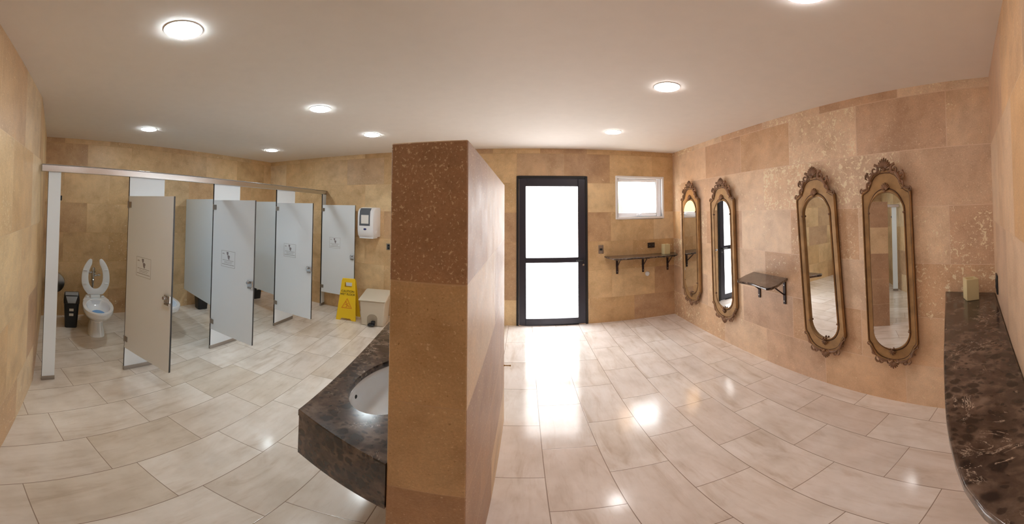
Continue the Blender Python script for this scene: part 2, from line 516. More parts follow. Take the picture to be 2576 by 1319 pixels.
for z0, z1 in ((GZ0, GZM0), (GZM1, GZ1)):
    bm = NB(); bx(bm, L0 + .001, L1 - .001, .005, .015, z0 + .001, z1 - .001)
    obj('glass_pane', bm, 'frosted', d)['label'] = 'frosted white glass pane'
bm = NB()
lathe(bm, [(.016, 0), (.016, .012), (.009, .014), (.009, .05)], (.845, -.02, .925), 16, axis='y')
for v in bm.verts: v.co.y = -.04 - v.co.y if v.co.y > -.02 else v.co.y
tube(bm, [(.845, -.06, .925), (.80, -.064, .925), (.735, -.062, .925)], [.009, .009, .008], 10)
obj('door_handle', bm, 'black_plastic', d)
bm = NB(); lathe(bm, [(.014, -.034), (.014, -.02)], (.845, 0, .86), 14, axis='y')
obj('lock_cylinder', bm, 'chrome', d)['label'] = 'small chrome lock cylinder'

# ------------------------------------------------------------------ window
w = thing('window_1', 'small white framed top-hung window near the mirror corner', 'window', (0, YB, 0), kind='structure')
bm = NB()
for (x0, x1, z0, z1) in ((WX0, WX0 + .03, WZ0, WZ1), (WX1 - .03, WX1, WZ0, WZ1), (WX0 + .03, WX1 - .03, WZ1 - .03, WZ1), (WX0 + .03, WX1 - .03, WZ0, WZ0 + .03)):
    bx(bm, x0, x1, -.006, .16, z0, z1)
obj('window_frame', bm, 'white_frame', w, bevel=.003)
bm = NB()
s0, s1, q0, q1 = WX0 + .032, WX1 - .032, WZ0 + .032, WZ1 - .032
for (x0, x1, z0, z1) in ((s0, s0 + .025, q0, q1), (s1 - .075, s1, q0, q1), (s0 + .025, s1 - .075, q1 - .045, q1), (s0 + .025, s1 - .075, q0, q0 + .055)):
    bx(bm, x0, x1, .05, .10, z0, z1)
obj('window_sash', bm, 'white_frame', w, bevel=.006)
bm = NB(); bx(bm, s0 + .026, s1 - .076, .07, .076, q0 + .056, q1 - .046)
obj('window_glass', bm, 'glass', w)
pd = bpy.data.lights.new('window_daylight', 'AREA')          # tells the sampler where the sky comes in
pd.shape = 'RECTANGLE'; pd.size = WX1 - WX0; pd.size_y = WZ1 - WZ0; pd.cycles.is_portal = True
po = bpy.data.objects.new('window_daylight', pd); COL.objects.link(po)
po.location = ((WX0 + WX1) / 2, YB + .165, (WZ0 + WZ1) / 2); po.rotation_euler = (-PI / 2, 0, 0)
bm = NB()
bx(bm, 1.70, 1.78, .032, .05, q0 + .012, q0 + .034)
tube(bm, [(1.74, .03, q0 + .02), (1.76, .015, q0 + .045), (1.79, .012, q0 + .05)], .006, 8)
obj('window_latch', bm, 'white_plastic', w)

# ------------------------------------------------------------------ ceiling lights
def downlight(x, y, label, mat):
    o = thing('ceiling_light', label, 'ceiling light', (x, y, H), group='round ceiling downlights')
    bm = NB(); lathe(bm, [(.0925, 0), (.096, -.002), (.095, -.004), (.0925, -.005), (.092, -.004), (.092, 0)], seg=40, cap0=False, cap1=False)
    obj('trim_ring', bm, 'white_plastic', o)
    bm = NB(); lathe(bm, [(.0915, -.002), (.0905, -.007), (.085, -.010), (.06, -.012), (.03, -.013), (.001, -.0135)], seg=40)
    obj('diffuser', bm, mat, o)['label'] = 'glowing white diffuser disc'
    return o
downlight(-1.372, .769, 'largest glowing downlight at the top left of the photo', 'lamp_cool')
downlight(-3.63, 1.604, 'downlight above the first toilet stall at far left', 'lamp_cool')
downlight(-1.725, 2.36, 'downlight in the middle of the left ceiling, left of the partition', 'lamp_cool')
downlight(-3.65, 3.711, 'smallest downlight in the far left corner above the stalls', 'lamp_cool')
downlight(-1.789, 3.514, 'downlight directly left of the partition, above the towel dispenser', 'lamp_cool')
downlight(.992, 2.118, 'large oval-looking downlight right of centre, in front of the door', 'lamp_warm')
downlight(1.003, 3.615, 'downlight above the window and door, far end of right side', 'lamp_warm')
downlight(.93, .775, 'downlight cut by the top edge of the photo at right', 'lamp_warm')

# ------------------------------------------------------------------ toilet stalls
A2 = Vector((-2.87, .45)); U2 = Vector((-.1025, .9947)); N2 = Vector((.9947, .1025))
STALL_ROT = math.atan2(U2.y, U2.x) - PI / 2          # local +y along the stall front, +x into the room
def sp(s, dx=0.0): return A2 + U2 * s + N2 * dx
def slab(bm, y0, y1, x0, x1, z0, z1):
    """a laminate board: faces in slot 0, dark core on every edge in slot 1"""
    n0 = len(bm.faces)
    bx(bm, x0, x1, y0, y1, z0, z1)
    bm.faces.ensure_lookup_table()
    for f in bm.faces[n0:]:
        f.normal_update()
        if abs(f.normal.x) < .5: f.material_index = 1

ZP0, ZP1, ZR0, ZR1 = .28, 1.685, 1.83, 1.885
bm = NB(); bx(bm, -.016, .026, -.19, 4.325, ZR0, ZR1); bx(bm, -.022, .032, -.19, 4.325, ZR1, ZR1 + .006)
tag(obj('headrail', bm, 'alu', loc=(A2.x, A2.y, 0), rot=(0, 0, STALL_ROT), bevel=.003), 'long brushed aluminium headrail across the top of the stalls', 'rail')
def pilaster(s0, s1, label):
    p = sp((s0 + s1) / 2); hw = (s1 - s0) / 2
    o = thing('pilaster', label, 'stall pilaster', (p.x, p.y, 0), STALL_ROT, 'white pilasters of the toilet stalls')
    bm = NB(); slab(bm, -hw, hw, -.01, .01, .004, ZR0)
    obj('panel', bm, ['panel', 'core'], o)
    bm = NB(); bx(bm, -.014, .014, -hw - .003, hw + .003, 0, .042)
    obj('shoe', bm, 'steel', o, bevel=.002)['label'] = 'grey steel floor shoe'
    return o
pl = pilaster(-.125, -.012, 'tall narrow white pilaster next to the far left wall')
bm = NB(); bx(bm, -.02, .012, .0575, .072, 1.60, 1.64)
obj('door_stop', bm, 'core', pl, bevel=.003)['label'] = 'small black door stop'
pilaster(.665, 1.06, 'white pilaster between the first and second stall doors')
pilaster(1.735, 2.157, 'white pilaster between the second and third stall')
pilaster(2.905, 3.35, 'white pilaster between the third and fourth stall')
pilaster(4.20, 4.322, 'narrow white pilaster against the golden back wall')

def divider(s, yback, label):
    a = sp(s, -.0255); b = Vector((XL + .006, yback))
    L = (b - a).length; ang = math.atan2((b - a).y, (b - a).x)
    o = thing('stall_divider', label, 'stall divider', (a.x, a.y, 0), ang, 'white dividers between the toilet stalls')
    bm = NB(); n0 = 0
    bx(bm, 0, L, -.01, .01, ZP0, ZP1)
    bm.faces.ensure_lookup_table()
    for f in bm.faces:
        f.normal_update()
        if abs(f.normal.y) < .5: f.material_index = 1
    obj('panel', bm, ['panel', 'core'], o)
    for z in (.45, 1.5):
        bm = NB(); bx(bm, L - .05, L, -.016, -.0105, z, z + .06); bx(bm, L - .006, L, -.05, -.0105, z, z + .06)
        obj('wall_bracket', bm, 'steel', o)
    return o
divider(1.045, 1.83, 'white divider between first and second stall, hidden behind the first door')
divider(2.14, 2.80, 'white divider seen through the second stall opening')
divider(3.335, 3.95, 'white divider between the second and third open doors')

# stall doors, each swung out into the room, inner face towards the camera
def stall_door_proto():
    o = thing('stall_door', '', 'stall door', (0, 0, 0))
    W_, Z0, Z1 = .645, .25, 1.66
    bm = NB(); bx(bm, .004, W_, -.009, .009, Z0, Z1)
    bm.faces.ensure_lookup_table()
    for f in bm.faces:
        f.normal_update()
        if abs(f.normal.y) < .5: f.material_index = 1
    obj('panel', bm, ['panel_warm', 'core'], o)
    # latch at the free edge on the visible face
    bm = NB(); bx(bm, W_ - .075, W_ - .004, -.022, -.0092, .845, .905)
    lt = obj('latch', bm, 'chrome', o, bevel=.004); lt['label'] = 'chrome slide latch'
    bm = NB(); lathe(bm, [(.013, -.05), (.016, -.046), (.016, -.036), (.009, -.032), (.009, -.022)], (W_ - .05, 0, .885), 14, axis='y')
    obj('latch_knob', bm, 'chrome', lt)
    bm = NB(); bx(bm, W_ - .06, W_ - .002, -.03, -.0222, .83, .844)
    obj('keeper', bm, 'steel', lt)
    for z in (.32, 1.56):
        bm = NB(); bx(bm, .0, .05, -.0145, -.0092, z, z + .05); tube(bm, [(.002, -.014, z - .005), (.002, -.014, z + .055)], .007, 10)
        obj('hinge', bm, 'steel', o)
    # notice stuck on the door
    nx, nz, nw, nh = .16, .985, .215, .165
    bm = NB(); bx(bm, nx, nx + nw, -.0102, -.0091, nz, nz + nh)
    nt = obj('notice', bm, 'panel_warm', o); nt['label'] = 'printed notice with a toilet picture'
    bm = NB()
    y0, y1 = -.0108, -.0102
    for (a, b, c, e) in ((0, nw, 0, .003), (0, nw, nh - .003, nh), (0, .003, .003, nh - .003), (nw - .003, nw, .003, nh - .003)):
        bx(bm, nx + a, nx + b, y0, y1, nz + c, nz + e)
    obj('border_line', bm, 'print_grey', nt)
    bm = NB()
    rnd = random.Random(2)
    for row, (z, h, m0, m1) in enumerate(((.066, .0055, .022, .022), (.052, .004, .05, .04), (.040, .004, .05, .05), (.022, .007, .014, .014))):
        x = m0
        while x < nw - m1 - .006:
            ww = rnd.uniform(.008, .022)
            x2 = min(x + ww, nw - m1)
            bx(bm, nx + x, nx + x2, y0, y1, nz + z, nz + z + h); x = x2 + .004
    bx(bm, nx + .016, nx + .05, y0, y1, nz + .128, nz + .133)
    bx(bm, nx + .02, nx + .044, y0, y1, nz + .135, nz + .139)
    obj('print_lines', bm, 'print_grey', nt)
    bm = NB()
    def flat(pts):
        loft(bm, [[(nx + x, y0, nz + z) for x, z in pts], [(nx + x, y1, nz + z) for x, z in pts]])
    flat([(.082, .154), (.112, .154), (.110, .128), (.098, .118), (.087, .132)])
    flat([(.098, .117), (.112, .122), (.128, .121), (.138, .110), (.131, .098), (.128, .078), (.118, .076), (.104, .092)])
    obj('print_picture', bm, 'print_dark', nt)
    return o
sd = stall_door_proto()
DOORS = [(.664, 13.0, 'first open stall door from the left, nearest the camera, beige-white with latch'),
         (1.734, 4.0, 'second open white stall door from the left with printed notice'),
         (2.904, -1.5, 'third open white stall door from the left, with printed notice'),
         (4.20, .5, 'open white stall door farthest right, partly behind the yellow sign')]
for i, (s, a, lab) in enumerate(DOORS):
    o = sd if i == 0 else dup(sd)
    p = sp(s, .014)
    o.location = (p.x, p.y, 0)
    o.rotation_euler = (0, 0, math.radians(a + (0 if i else 0)))
    tag(o, lab, 'stall door', 'open doors of the toilet stalls')

# ------------------------------------------------------------------ toilets
def ell(cx, a, b, z, n=36, p=2.3, back=0.0):
    out = []
    for k in range(n):
        t = 2 * PI * k / n
        c, s = math.cos(t), math.sin(t)
        x = math.copysign(abs(c) ** (2 / p), c) * a
        y = math.copysign(abs(s) ** (2 / p), s) * b
        if x < 0 and back: y *= 1 - back * (x / a) ** 2 * .0 ; x = max(x, -a * .92)
        out.append((cx + x, y, z))
    return out
def toilet_proto():
    o = thing('toilet', '', 'toilet')
    bm = NB()
    out = [(.69, .205, .105, .0, 3), (.69, .205, .103, .02, 3), (.68, .185, .088, .12, 2.7), (.68, .178, .085, .19, 2.5), (.72, .22, .108, .235, 2.3),
           (.79, .32, .155, .285, 2.2), (.82, .36, .182, .335, 2.2), (.825, .368, .188, .375, 2.2), (.825, .362, .184, .392, 2.2)]
    inn = [(.86, .29, .143, .394, 2.1), (.865, .272, .135, .380, 2.1), (.865, .262, .130, .350, 2.1), (.87, .235, .118, .318, 2.1), (.89, .17, .09, .288, 2.0), (.90, .12, .07, .27, 2.0)]
    loft(bm, [ell(c, a, b, z, p=p) for c, a, b, z, p in out + inn])
    # rear deck that carries the seat hinge
    loft(bm, [[(x, y, z) for x, y in ((.36, -.115), (.36, .115), (.62, .17), (.62, -.17))] for z in (.30, .3935)])
    bx(bm, .16, .55, -.075, .075, .0, .30)
    obj('bowl', bm, 'porcelain', o, bevel=.006)
    bm = NB(); loft(bm, [ell(.905, .185, .094, z, p=2) for z in (.2945, .2965)])
    obj('water', bm, 'blue_water', o)['label'] = 'bright blue water in the bowl'
    # seat standing upright: an open U with two horns
    bm = NB()
    K = .000884
    oh = [(0, 0), (60, 0), (112, 4), (165, 60), (203, 130), (215, 205), (210, 300), (186, 390), (148, 455), (108, 503), (84, 514), (66, 508)]
    ih = [(0, 84), (32, 87), (68, 110), (98, 158), (111, 220), (110, 290), (98, 356), (72, 410), (60, 432), (55, 455), (53, 480), (54, 498)]
    oo = [(y * K, z * K - .24) for y, z in oh]; ii = [(y * K, z * K - .24) for y, z in ih]
    full = [((-a[0], a[1]), (-b[0], b[1])) for a, b in list(zip(oo, ii))[:0:-1]] + list(zip(oo, ii))
    rings = []
    for (yo, zo), (yi, zi) in full:
        rings.append([(-.011, yo, zo), (.007, yo, zo), (.012, yo * .7 + yi * .3, zo * .7 + zi * .3), (.012, yo * .3 + yi * .7, zo * .3 + zi * .7), (.007, yi, zi), (-.011, yi, zi)])
    loft(bm, rings)
    seat = obj('seat', bm, 'seat', o, loc=(.475, 0, .672), rot=(0, math.radians(-7), 0), bevel=.003)
    ss = seat.modifiers.new('smooth', 'SUBSURF'); ss.levels = 2; ss.render_levels = 2
    for (y, z) in ((.137, .07), (-.137, .07), (.143, -.10), (-.143, -.10)):
        bm = NB(); bx(bm, .0125, .020, y - .025, y + .025, z - .007, z + .007)
        obj('bumper', bm, 'seat', seat, bevel=.004)
    bm = NB(); bx(bm, .46, .53, -.062, .062, .394, .432); bx(bm, .47, .51, -.12, -.08, .394, .418); bx(bm, .47, .51, .08, .12, .394, .418)
    obj('seat_hinge', bm, 'seat', o, bevel=.006)
    # flush valve on the wall
    bm = NB()
    tube(bm, [(.003, 0.02, .62), (.06, .02, .62), (.12, .02, .62)], .014, 12)
    lathe(bm, [(.03, 0), (.03, .006)], (.001, .02, .62), 18, axis='x')
    lathe(bm, [(.015, .47), (.017, .52), (.024, .53), (.024, .545), (.02, .55), (.02, .66), (.026, .665), (.026, .70), (.016, .715)], (.13, 0, 0), 16)
    tube(bm, [(.13, 0, .48), (.13, 0, .38), (.14, 0, .335), (.17, 0, .315)], .014, 12)
    tube(bm, [(.13, .02, .60), (.13, .07, .61), (.13, .11, .61)], [.016, .014, .007], 10)
    tube(bm, [(.13, -.02, .645), (.13, -.06, .645), (.13, -.12, .635)], [.014, .012, .006], 10)
    blob(bm, (.13, .08, .61), (.02, .022, .02)); blob(bm, (.13, -.055, .645), (.02, .02, .02))
    obj('flush_valve', bm, 'chrome', o)['label'] = 'chrome flush valve and pipe'
    return o
t1 = toilet_proto()
t1.location = (XL + .002, 1.23, 0); t1.rotation_euler = (0, 0, math.radians(-9))
tag(t1, 'white toilet with raised open seat and blue water in the first stall', 'toilet', 'toilets in the stalls')
t2 = dup(t1)
t2.location = (XL + .002, 2.07, 0); t2.rotation_euler = (0, 0, math.radians(-6))
tag(t2, 'white toilet in the second stall, half hidden behind the first door', 'toilet', 'toilets in the stalls')

# ------------------------------------------------------------------ waste bins in the stalls
def bin_proto():
    o = thing('waste_bin', '', 'bin')
    def rr(hx, hy, z, r=.03):
        return [(math.copysign(hx - r, c) + r * math.cos(a), math.copysign(hy - r, s) + r * math.sin(a), z)
                for q in range(4) for a in [q * PI / 2 + j * PI / 10 for j in range(6)]
                for c, s in [((1, 1), (-1, 1), (-1, -1), (1, -1))[q]]]
    bm = NB(); loft(bm, [rr(.085, .078, 0), rr(.087, .080, .01), rr(.108, .098, .33), rr(.108, .098, .335)])
    body = obj('bin_body', bm, 'black_plastic', o)
    bm = NB(); loft(bm, [rr(.113, .103, .325), rr(.115, .105, .37), rr(.095, .098, .43), rr(.06, .092, .445)])
    obj('bin_lid', bm, 'black_plastic', o, bevel=.004)
    bm = NB()
    rings = []
    for k in range(9):
        f = k / 8
        x = .128 - .11 * f ** 1.6; z = .342 + .118 * math.sin(f * PI / 2)
        wd = .050 + .034 * min(1, f * 1.6)
        rings.append([(x + .003, -wd, z), (x + .003, wd, z), (x - .012, wd, z - .008), (x - .012, -wd, z - .008)])
    loft(bm, rings)
    obj('swing_flap', bm, 'grey_plastic', o, bevel=.002)['label'] = 'grey swing flap'
    for z in (.165, .23):
        bm = NB()
        x = .087 + .021 * z / .33
        loft(bm, [[(x + .0015 + .0, -.028, z), (x + .0015, .028, z), (x + .0035, .028, z + .034), (x + .0035, -.028, z + .034)],
                  [(x + .0035, -.028, z), (x + .0035, .028, z), (x + .0055, .028, z + .034), (x + .0055, -.028, z + .034)]])
        obj('label_sticker', bm, 'sticker', body)['label'] = 'small pale sticker'
    return o
b1 = bin_proto()
b1.location = (-4.27, .85, 0); b1.rotation_euler = (0, 0, math.radians(-10))
tag(b1, 'black swing-top bin with two stickers beside the first toilet', 'bin', 'black bins in the stalls')
b2 = dup(b1); b2.location = (-4.46, 2.99, 0)
tag(b2, 'black bin whose foot shows below the divider left of the second door', 'bin', 'black bins in the stalls')
b3 = dup(b1); b3.location = (-4.46, 4.18, 0)
tag(b3, 'black bin barely showing below the divider right of the second door', 'bin', 'black bins in the stalls')

o = thing('toilet_paper_dispenser', 'round chrome toilet paper dispenser beside the tall narrow pilaster', 'dispenser', (XL, .668, .50))
bm = NB(); lathe(bm, [(.135, .002), (.14, .01), (.14, .10), (.132, .112), (.10, .118), (.001, .118)], seg=40, axis='x')
obj('housing', bm, 'alu', o)
bm = NB(); lathe(bm, [(.03, .118), (.03, .124), (.001, .126)], seg=20, axis='x')
obj('lock_cap', bm, 'steel', o)

# ------------------------------------------------------------------ towel dispenser
o = thing('paper_towel_dispenser', 'white roll paper towel dispenser with smoked window on the wall', 'dispenser', (-2.39, YB, 1.19))
bm = NB()
sec = [(-.02, .0), (-.20, .0), (-.235, .04), (-.25, .12), (-.25, .30), (-.24, .38), (-.20, .425), (-.13, .44), (0, .44)]
def secx(x, k): return [(x, (y * k if y < 0 else y) - .002, .22 + (z - .22) * (1 - (1 - k) * .4)) for y, z in [(0, 0)] + sec[0:]]
loft(bm, [secx(-.145, .86), secx(-.135, .96), secx(-.10, 1), secx(.10, 1), secx(.135, .96), secx(.145, .86)])
obj('housing', bm, 'white_plastic', o, smooth=50)
bm = NB()
ws = [(-.249, .165), (-.254, .18), (-.254, .30), (-.2435, .385), (-.205, .428), (-.20, .426), (-.2, .17)]
loft(bm, [[(x, y, z) for y, z in ws] for x in (-.10, .085)])
wn = obj('viewing_window', bm, 'smoke', o); wn['label'] = 'smoked grey viewing window'
bm = NB()
loft(bm, [[(x, -.2545 - .004 * math.sin(PI * k / 8), .205 + .125 * k / 8) for k in range(9)] + [(x, -.2543, .33), (x, -.2543, .205)][::1] for x in (-.068, .062)])
obj('paper_roll', bm, 'paper', wn)['label'] = 'white paper roll seen in the window'
bm = NB(); loft(bm, [[(.0 + .026 * math.cos(a), -.2515 - e, .125 + .014 * math.sin(a)) for a in [2 * PI * k / 20 for k in range(20)]] for e in (0, .003)])
obj('badge', bm, 'badge', o)['label'] = 'small dark blue oval badge'
bm = NB(); bx(bm, -.12, .12, -.21, -.05, -.012, .002); bx(bm, .1455, .152, -.16, -.12, .06, .10)
obj('outlet_slot', bm, 'white_plastic', o, bevel=.003)

def plate(name, label, loc, rotz, w_, h_, mat, kind):
    o = thing(name, label, kind, loc, rotz)
    bm = NB(); bx(bm, -w_ / 2, w_ / 2, -.009, 0, -h_ / 2, h_ / 2)
    obj('cover_plate', bm, mat, o, bevel=.003)
    return o
def sockets(o, xs, mat='ink', sx=.016, sz=.018):
    for x in xs:
        bm = NB(); bx(bm, x - sx, x + sx, -.012, -.0092, -sz, sz)
        s_ = obj('socket', bm, mat, o, bevel=.002)
        bm = NB(); bx(bm, x - .007, x - .004, -.0128, -.0121, -.008, .008); bx(bm, x + .004, x + .007, -.0128, -.0121, -.008, .008)
        obj('socket_slot', bm, 'steel', s_)
p = plate('light_switch', 'silver light switch plate right of the dark door', (1.115, YB - .001, 1.062), 0, .075, .118, 'steel', 'switch')
bm = NB(); bx(bm, -.02, .02, -.014, -.0092, -.014, .014)
obj('rocker', bm, 'ink', p, bevel=.002)['label'] = 'dark rocker'
p = plate('power_outlet', 'dark brown double power outlet above the long wall shelf', (1.915, YB - .001, 1.09), 0, .118, .076, 'dark_plate', 'power outlet')
sockets(p, (-.028, .028))
p = plate('power_outlet', 'small dark power outlet on the wall right of the towel dispenser', (-2.10, YB - .001, 1.055), 0, .06, .092, 'steel', 'power outlet')
sockets(p, (0.008,), 'ink', .02, .036)
Edir = Vector((XR - .3, .335 + .105)).normalized()
Erot = math.atan2(Edir.y, Edir.x) + PI                      # local -y looks out of the right front wall
def epos(x): return .335 + (x - XR) * Edir.y / Edir.x
p = plate('power_outlet', 'black power outlet on the far right wall above the counter', (2.10, epos(2.10) + .001, 1.09), Erot, .085, .12, 'black_plastic', 'power outlet')
sockets(p, (0,), 'ink', .02, .03)
o = thing('pipe_cap', 'small white round cap on the wall below the long shelf', 'cap', (1.845, YB, .675))
bm = NB(); lathe(bm, [(.034, -.002), (.036, -.012), (.028, -.022), (.001, -.025)], seg=20, axis='y')
obj('cap_disc', bm, 'white_plastic', o)

# ------------------------------------------------------------------ caution sign
o = thing('caution_sign', 'yellow folding wet floor caution sign leaning by the beige bin', 'sign', (-2.56, 4.33, 0), math.radians(12))
def sign_panel(bm, sgn):
    T = Matrix.Rotation(sgn * math.radians(11), 4, 'X')
    T = Matrix.Translation((0, sgn * -.118, 0)) @ T if False else T
    top = .60
    hw0, hw1 = .155, .108
    def P(x, z, e): return Vector((x, sgn * (-(top - z) * .19 - .008) + e, z))
    outer = [(-hw0, 0), (-.09, 0), (-.07, .03), (.07, .03), (.09, 0), (hw0, 0), (hw1 + .004, .57), (hw1 - .016, .595), (-hw1 + .016, .595), (-hw1 - .004, .57)]
    # board with a hand hole: build from strips
    def strip(poly):
        loft(bm, [[P(x, z, 0) for x, z in poly], [P(x, z, .012) for x, z in poly]])
    xw = lambda z: hw0 + (hw1 - hw0) * z / .57
    strip([(-hw0, 0), (-.09, 0), (-.07, .03), (-xw(.03), .03)]); strip([(.07, .03), (.09, 0), (hw0, 0), (xw(.03), .03)])
    strip([(-xw(.03), .03), (xw(.03), .03), (xw(.48), .48), (-xw(.48), .48)])
    strip([(-xw(.48), .48), (-.058, .48), (-.058, .545), (-xw(.545), .545)]); strip([(.058, .48), (xw(.48), .48), (xw(.545), .545), (.058, .545)])
    strip([(-xw(.545), .545), (xw(.545), .545), (hw1, .575), (hw1 - .02, .597), (-hw1 + .02, .597), (-hw1, .575)])
    return P
bm = NB(); P = sign_panel(bm, 1)
fp = obj('front_panel', bm, 'yellow', o, weld=True)
bm = NB(); sign_panel(bm, -1)
obj('rear_panel', bm, 'yellow', o)
bm = NB(); tube(bm, [(-.1, .0, .592), (.1, 0, .592)], .011, 10)
obj('top_hinge', bm, 'yellow', o)
tilt = PI / 2 - math.atan(.19)
for body, z, sz in (('CAUTION', .418, .046), ('WET FLOOR', .375, .042)):
    q = P(0, z, -.0015)
    text('caution_text', body, sz, 'ink', fp, q, (tilt, 0, 0), .0012)['label'] = 'black caution lettering'
bm = NB()
def tri(r): return [(r * math.cos(PI / 2 + k * 2 * PI / 3), r * math.sin(PI / 2 + k * 2 * PI / 3)) for k in range(3)]
ro, ri = tri(.098), tri(.078)
cz = .225
for k in range(3):
    j = (k + 1) % 3
    poly = [ro[k], ro[j], ri[j], ri[k]]
    loft(bm, [[P(x, cz + z, -.002) for x, z in poly], [P(x, cz + z, -.0002) for x, z in poly]])
# slipping figure
def limb(a, b, r):
    a, b = Vector(a), Vector(b); dd = (b - a).normalized(); nn = Vector((-dd.y, dd.x)) * r
    poly = [a + nn, a - nn, b - nn, b + nn]
    loft(bm, [[P(v.x, cz + v.y, -.002) for v in poly], [P(v.x, cz + v.y, -.0002) for v in poly]])
for a, b, r in (((-.008, .02), (.008, -.012), .009), ((.008, -.012), (.034, -.014), .006), ((.034, -.014), (.044, -.034), .005), ((.006, -.014), (-.012, -.034), .006),
                ((-.006, .016), (.024, .022), .004), ((-.008, .014), (-.032, .0), .004)):
    limb(a, b, r)
cc = [( -.014 + .010 * math.cos(2 * PI * k / 12), .038 + .010 * math.sin(2 * PI * k / 12)) for k in range(12)]
loft(bm, [[P(x, cz + z, -.002) for x, z in cc], [P(x, cz + z, -.0002) for x, z in cc]])
obj('warning_symbol', bm, 'orange_ink', fp)['label'] = 'orange slipping figure in a triangle'

# ------------------------------------------------------------------ beige pedal bin
o = thing('pedal_bin', 'beige plastic pedal bin with slanted lid beside the caution sign', 'bin', (-2.115, 4.35, 0), math.radians(11))
o.scale = (1.12, 1, 1)
bm = NB()
def rect(hx, y0, y1, z): return [(-hx, y0, z), (hx, y0, z), (hx, y1, z), (-hx, y1, z)]
loft(bm, [rect(.145, -.16, .16, 0), rect(.165, -.185, .175, .36)])
# arched recess around the pedal: a shallow lip
bd = obj('bin_body', bm, 'beige_plastic', o, bevel=.018, seg=3)
bm = NB()
arch = [(-.066, .0)] + [(.066 * -math.cos(PI * k / 10), .105 + .06 * math.sin(PI * k / 10)) for k in range(11)] + [(.066, .0)]
yy = lambda z: -.16 - .025 * z / .36
loft(bm, [[(x + .0, yy(z) - .001, z + .01) for x, z in arch], [(x, yy(z) - .006, z + .01) for x, z in arch]])
obj('pedal_recess', bm, 'beige_dark', bd)['label'] = 'arched recess around the pedal'
bm = NB()
bx(bm, -.045, .04, -.235, -.169, .02, .045); bx(bm, -.005, .045, -.225, -.169, .045, .085)
obj('pedal', bm, 'black_plastic', o, bevel=.008)['label'] = 'black foot pedal'
bm = NB()
loft(bm, [[(-.178, -.205, .362), (.178, -.205, .362), (.178, .19, .375), (-.178, .19, .375)], [(-.178, -.205, .378), (.178, -.205, .378), (.178, .19, .44), (-.178, .19, .44)],
          [(-.155, -.18, .392), (.155, -.18, .392), (.15, .17, .458), (-.15, .17, .458)]])
obj('bin_lid', bm, 'beige_lid', o, bevel=.01, seg=3)

# ------------------------------------------------------------------ wash basin counter beside the partition
o = thing('vanity_counter', 'dark brown marble vanity with white round basin left of the partition', 'vanity', (0, 0, 0))
ZT = .79
poly = [(-.371, .845), (-.795, .988), (-1.0, 2.35), (-.371, 2.35)]
cx, cy, rx, ry = -.572, 1.422, .182, .31
def ray_poly(a):
    dx, dy = math.cos(a), math.sin(a); best = None
    for k in range(len(poly)):
        (x1, y1), (x2, y2) = poly[k], poly[(k + 1) % len(poly)]
        ex, ey = x2 - x1, y2 - y1
        den = dx * ey - dy * ex
        if abs(den) < 1e-9: continue
        tt = ((x1 - cx) * ey - (y1 - cy) * ex) / den
        ss = ((x1 - cx) * dy - (y1 - cy) * dx) / den
        if tt > 0 and -1e-6 <= ss <= 1 + 1e-6 and (best is None or tt < best): best = tt
    return (cx + dx * best, cy + dy * best)
angs = sorted([2 * PI * k / 64 for k in range(64)] + [math.atan2(y - cy, x - cx) % (2 * PI) for x, y in poly])
outer = [ray_poly(a) for a in angs]
def ring(k, z): return [(cx + rx * k * math.cos(math.atan2(math.sin(a) / ry, math.cos(a) / rx)), cy + ry * k * math.sin(math.atan2(math.sin(a) / ry, math.cos(a) / rx)), z) for a in angs]
bm = NB()
loft(bm, [[(x, y, ZT - .03) for x, y in outer], [(x, y, ZT - .004) for x, y in outer], [(x + (cx - x) * .006, y + (cy - y) * .006, ZT) for x, y in outer], ring(1.012, ZT), ring(1.0, ZT - .004), ring(1.0, ZT - .03), [(x, y, ZT - .03) for x, y in outer]], False, False)
obj('countertop', bm, 'marble', o)
bm = NB()
inset = [(-.3715, .847), (-.793, .990), (-.998, 2.348), (-.3715, 2.348)]
inner = [(-.3715, .872), (-.768, 1.006), (-.968, 2.323), (-.3715, 2.323)]
for k in range(3):
    q = [inset[k], inset[k + 1], inner[k + 1], inner[k]]
    prism(bm, q, ZT - .235, ZT - .0305)
obj('apron', bm, 'marble', o, weld=False)
bm = NB()
rings = [ring(1.10, ZT - .031), ring(1.10, ZT - .045), ring(1.06, ZT - .045), ring(1.02, ZT - .033), ring(1.0, ZT - .036)]
for k, z in ((.985, .06), (.95, .10), (.86, .145), (.68, .175), (.42, .188), (.14, .192)): rings.append(ring(k, ZT - z))
loft(bm, rings[2:], False, True)
bs = obj('wash_basin', bm, 'porcelain', o, smooth=60); bs['label'] = 'white ceramic undermount basin'
bm = NB(); blob(bm, (cx - rx * .93, cy - .09, ZT - .085), (.006, .016, .012))
obj('overflow_hole', bm, 'ink', bs)
bm = NB(); lathe(bm, [(.026, ZT - .191), (.024, ZT - .187), (.001, ZT - .1865)], (cx, cy, 0), 20)
obj('drain', bm, 'chrome', bs)

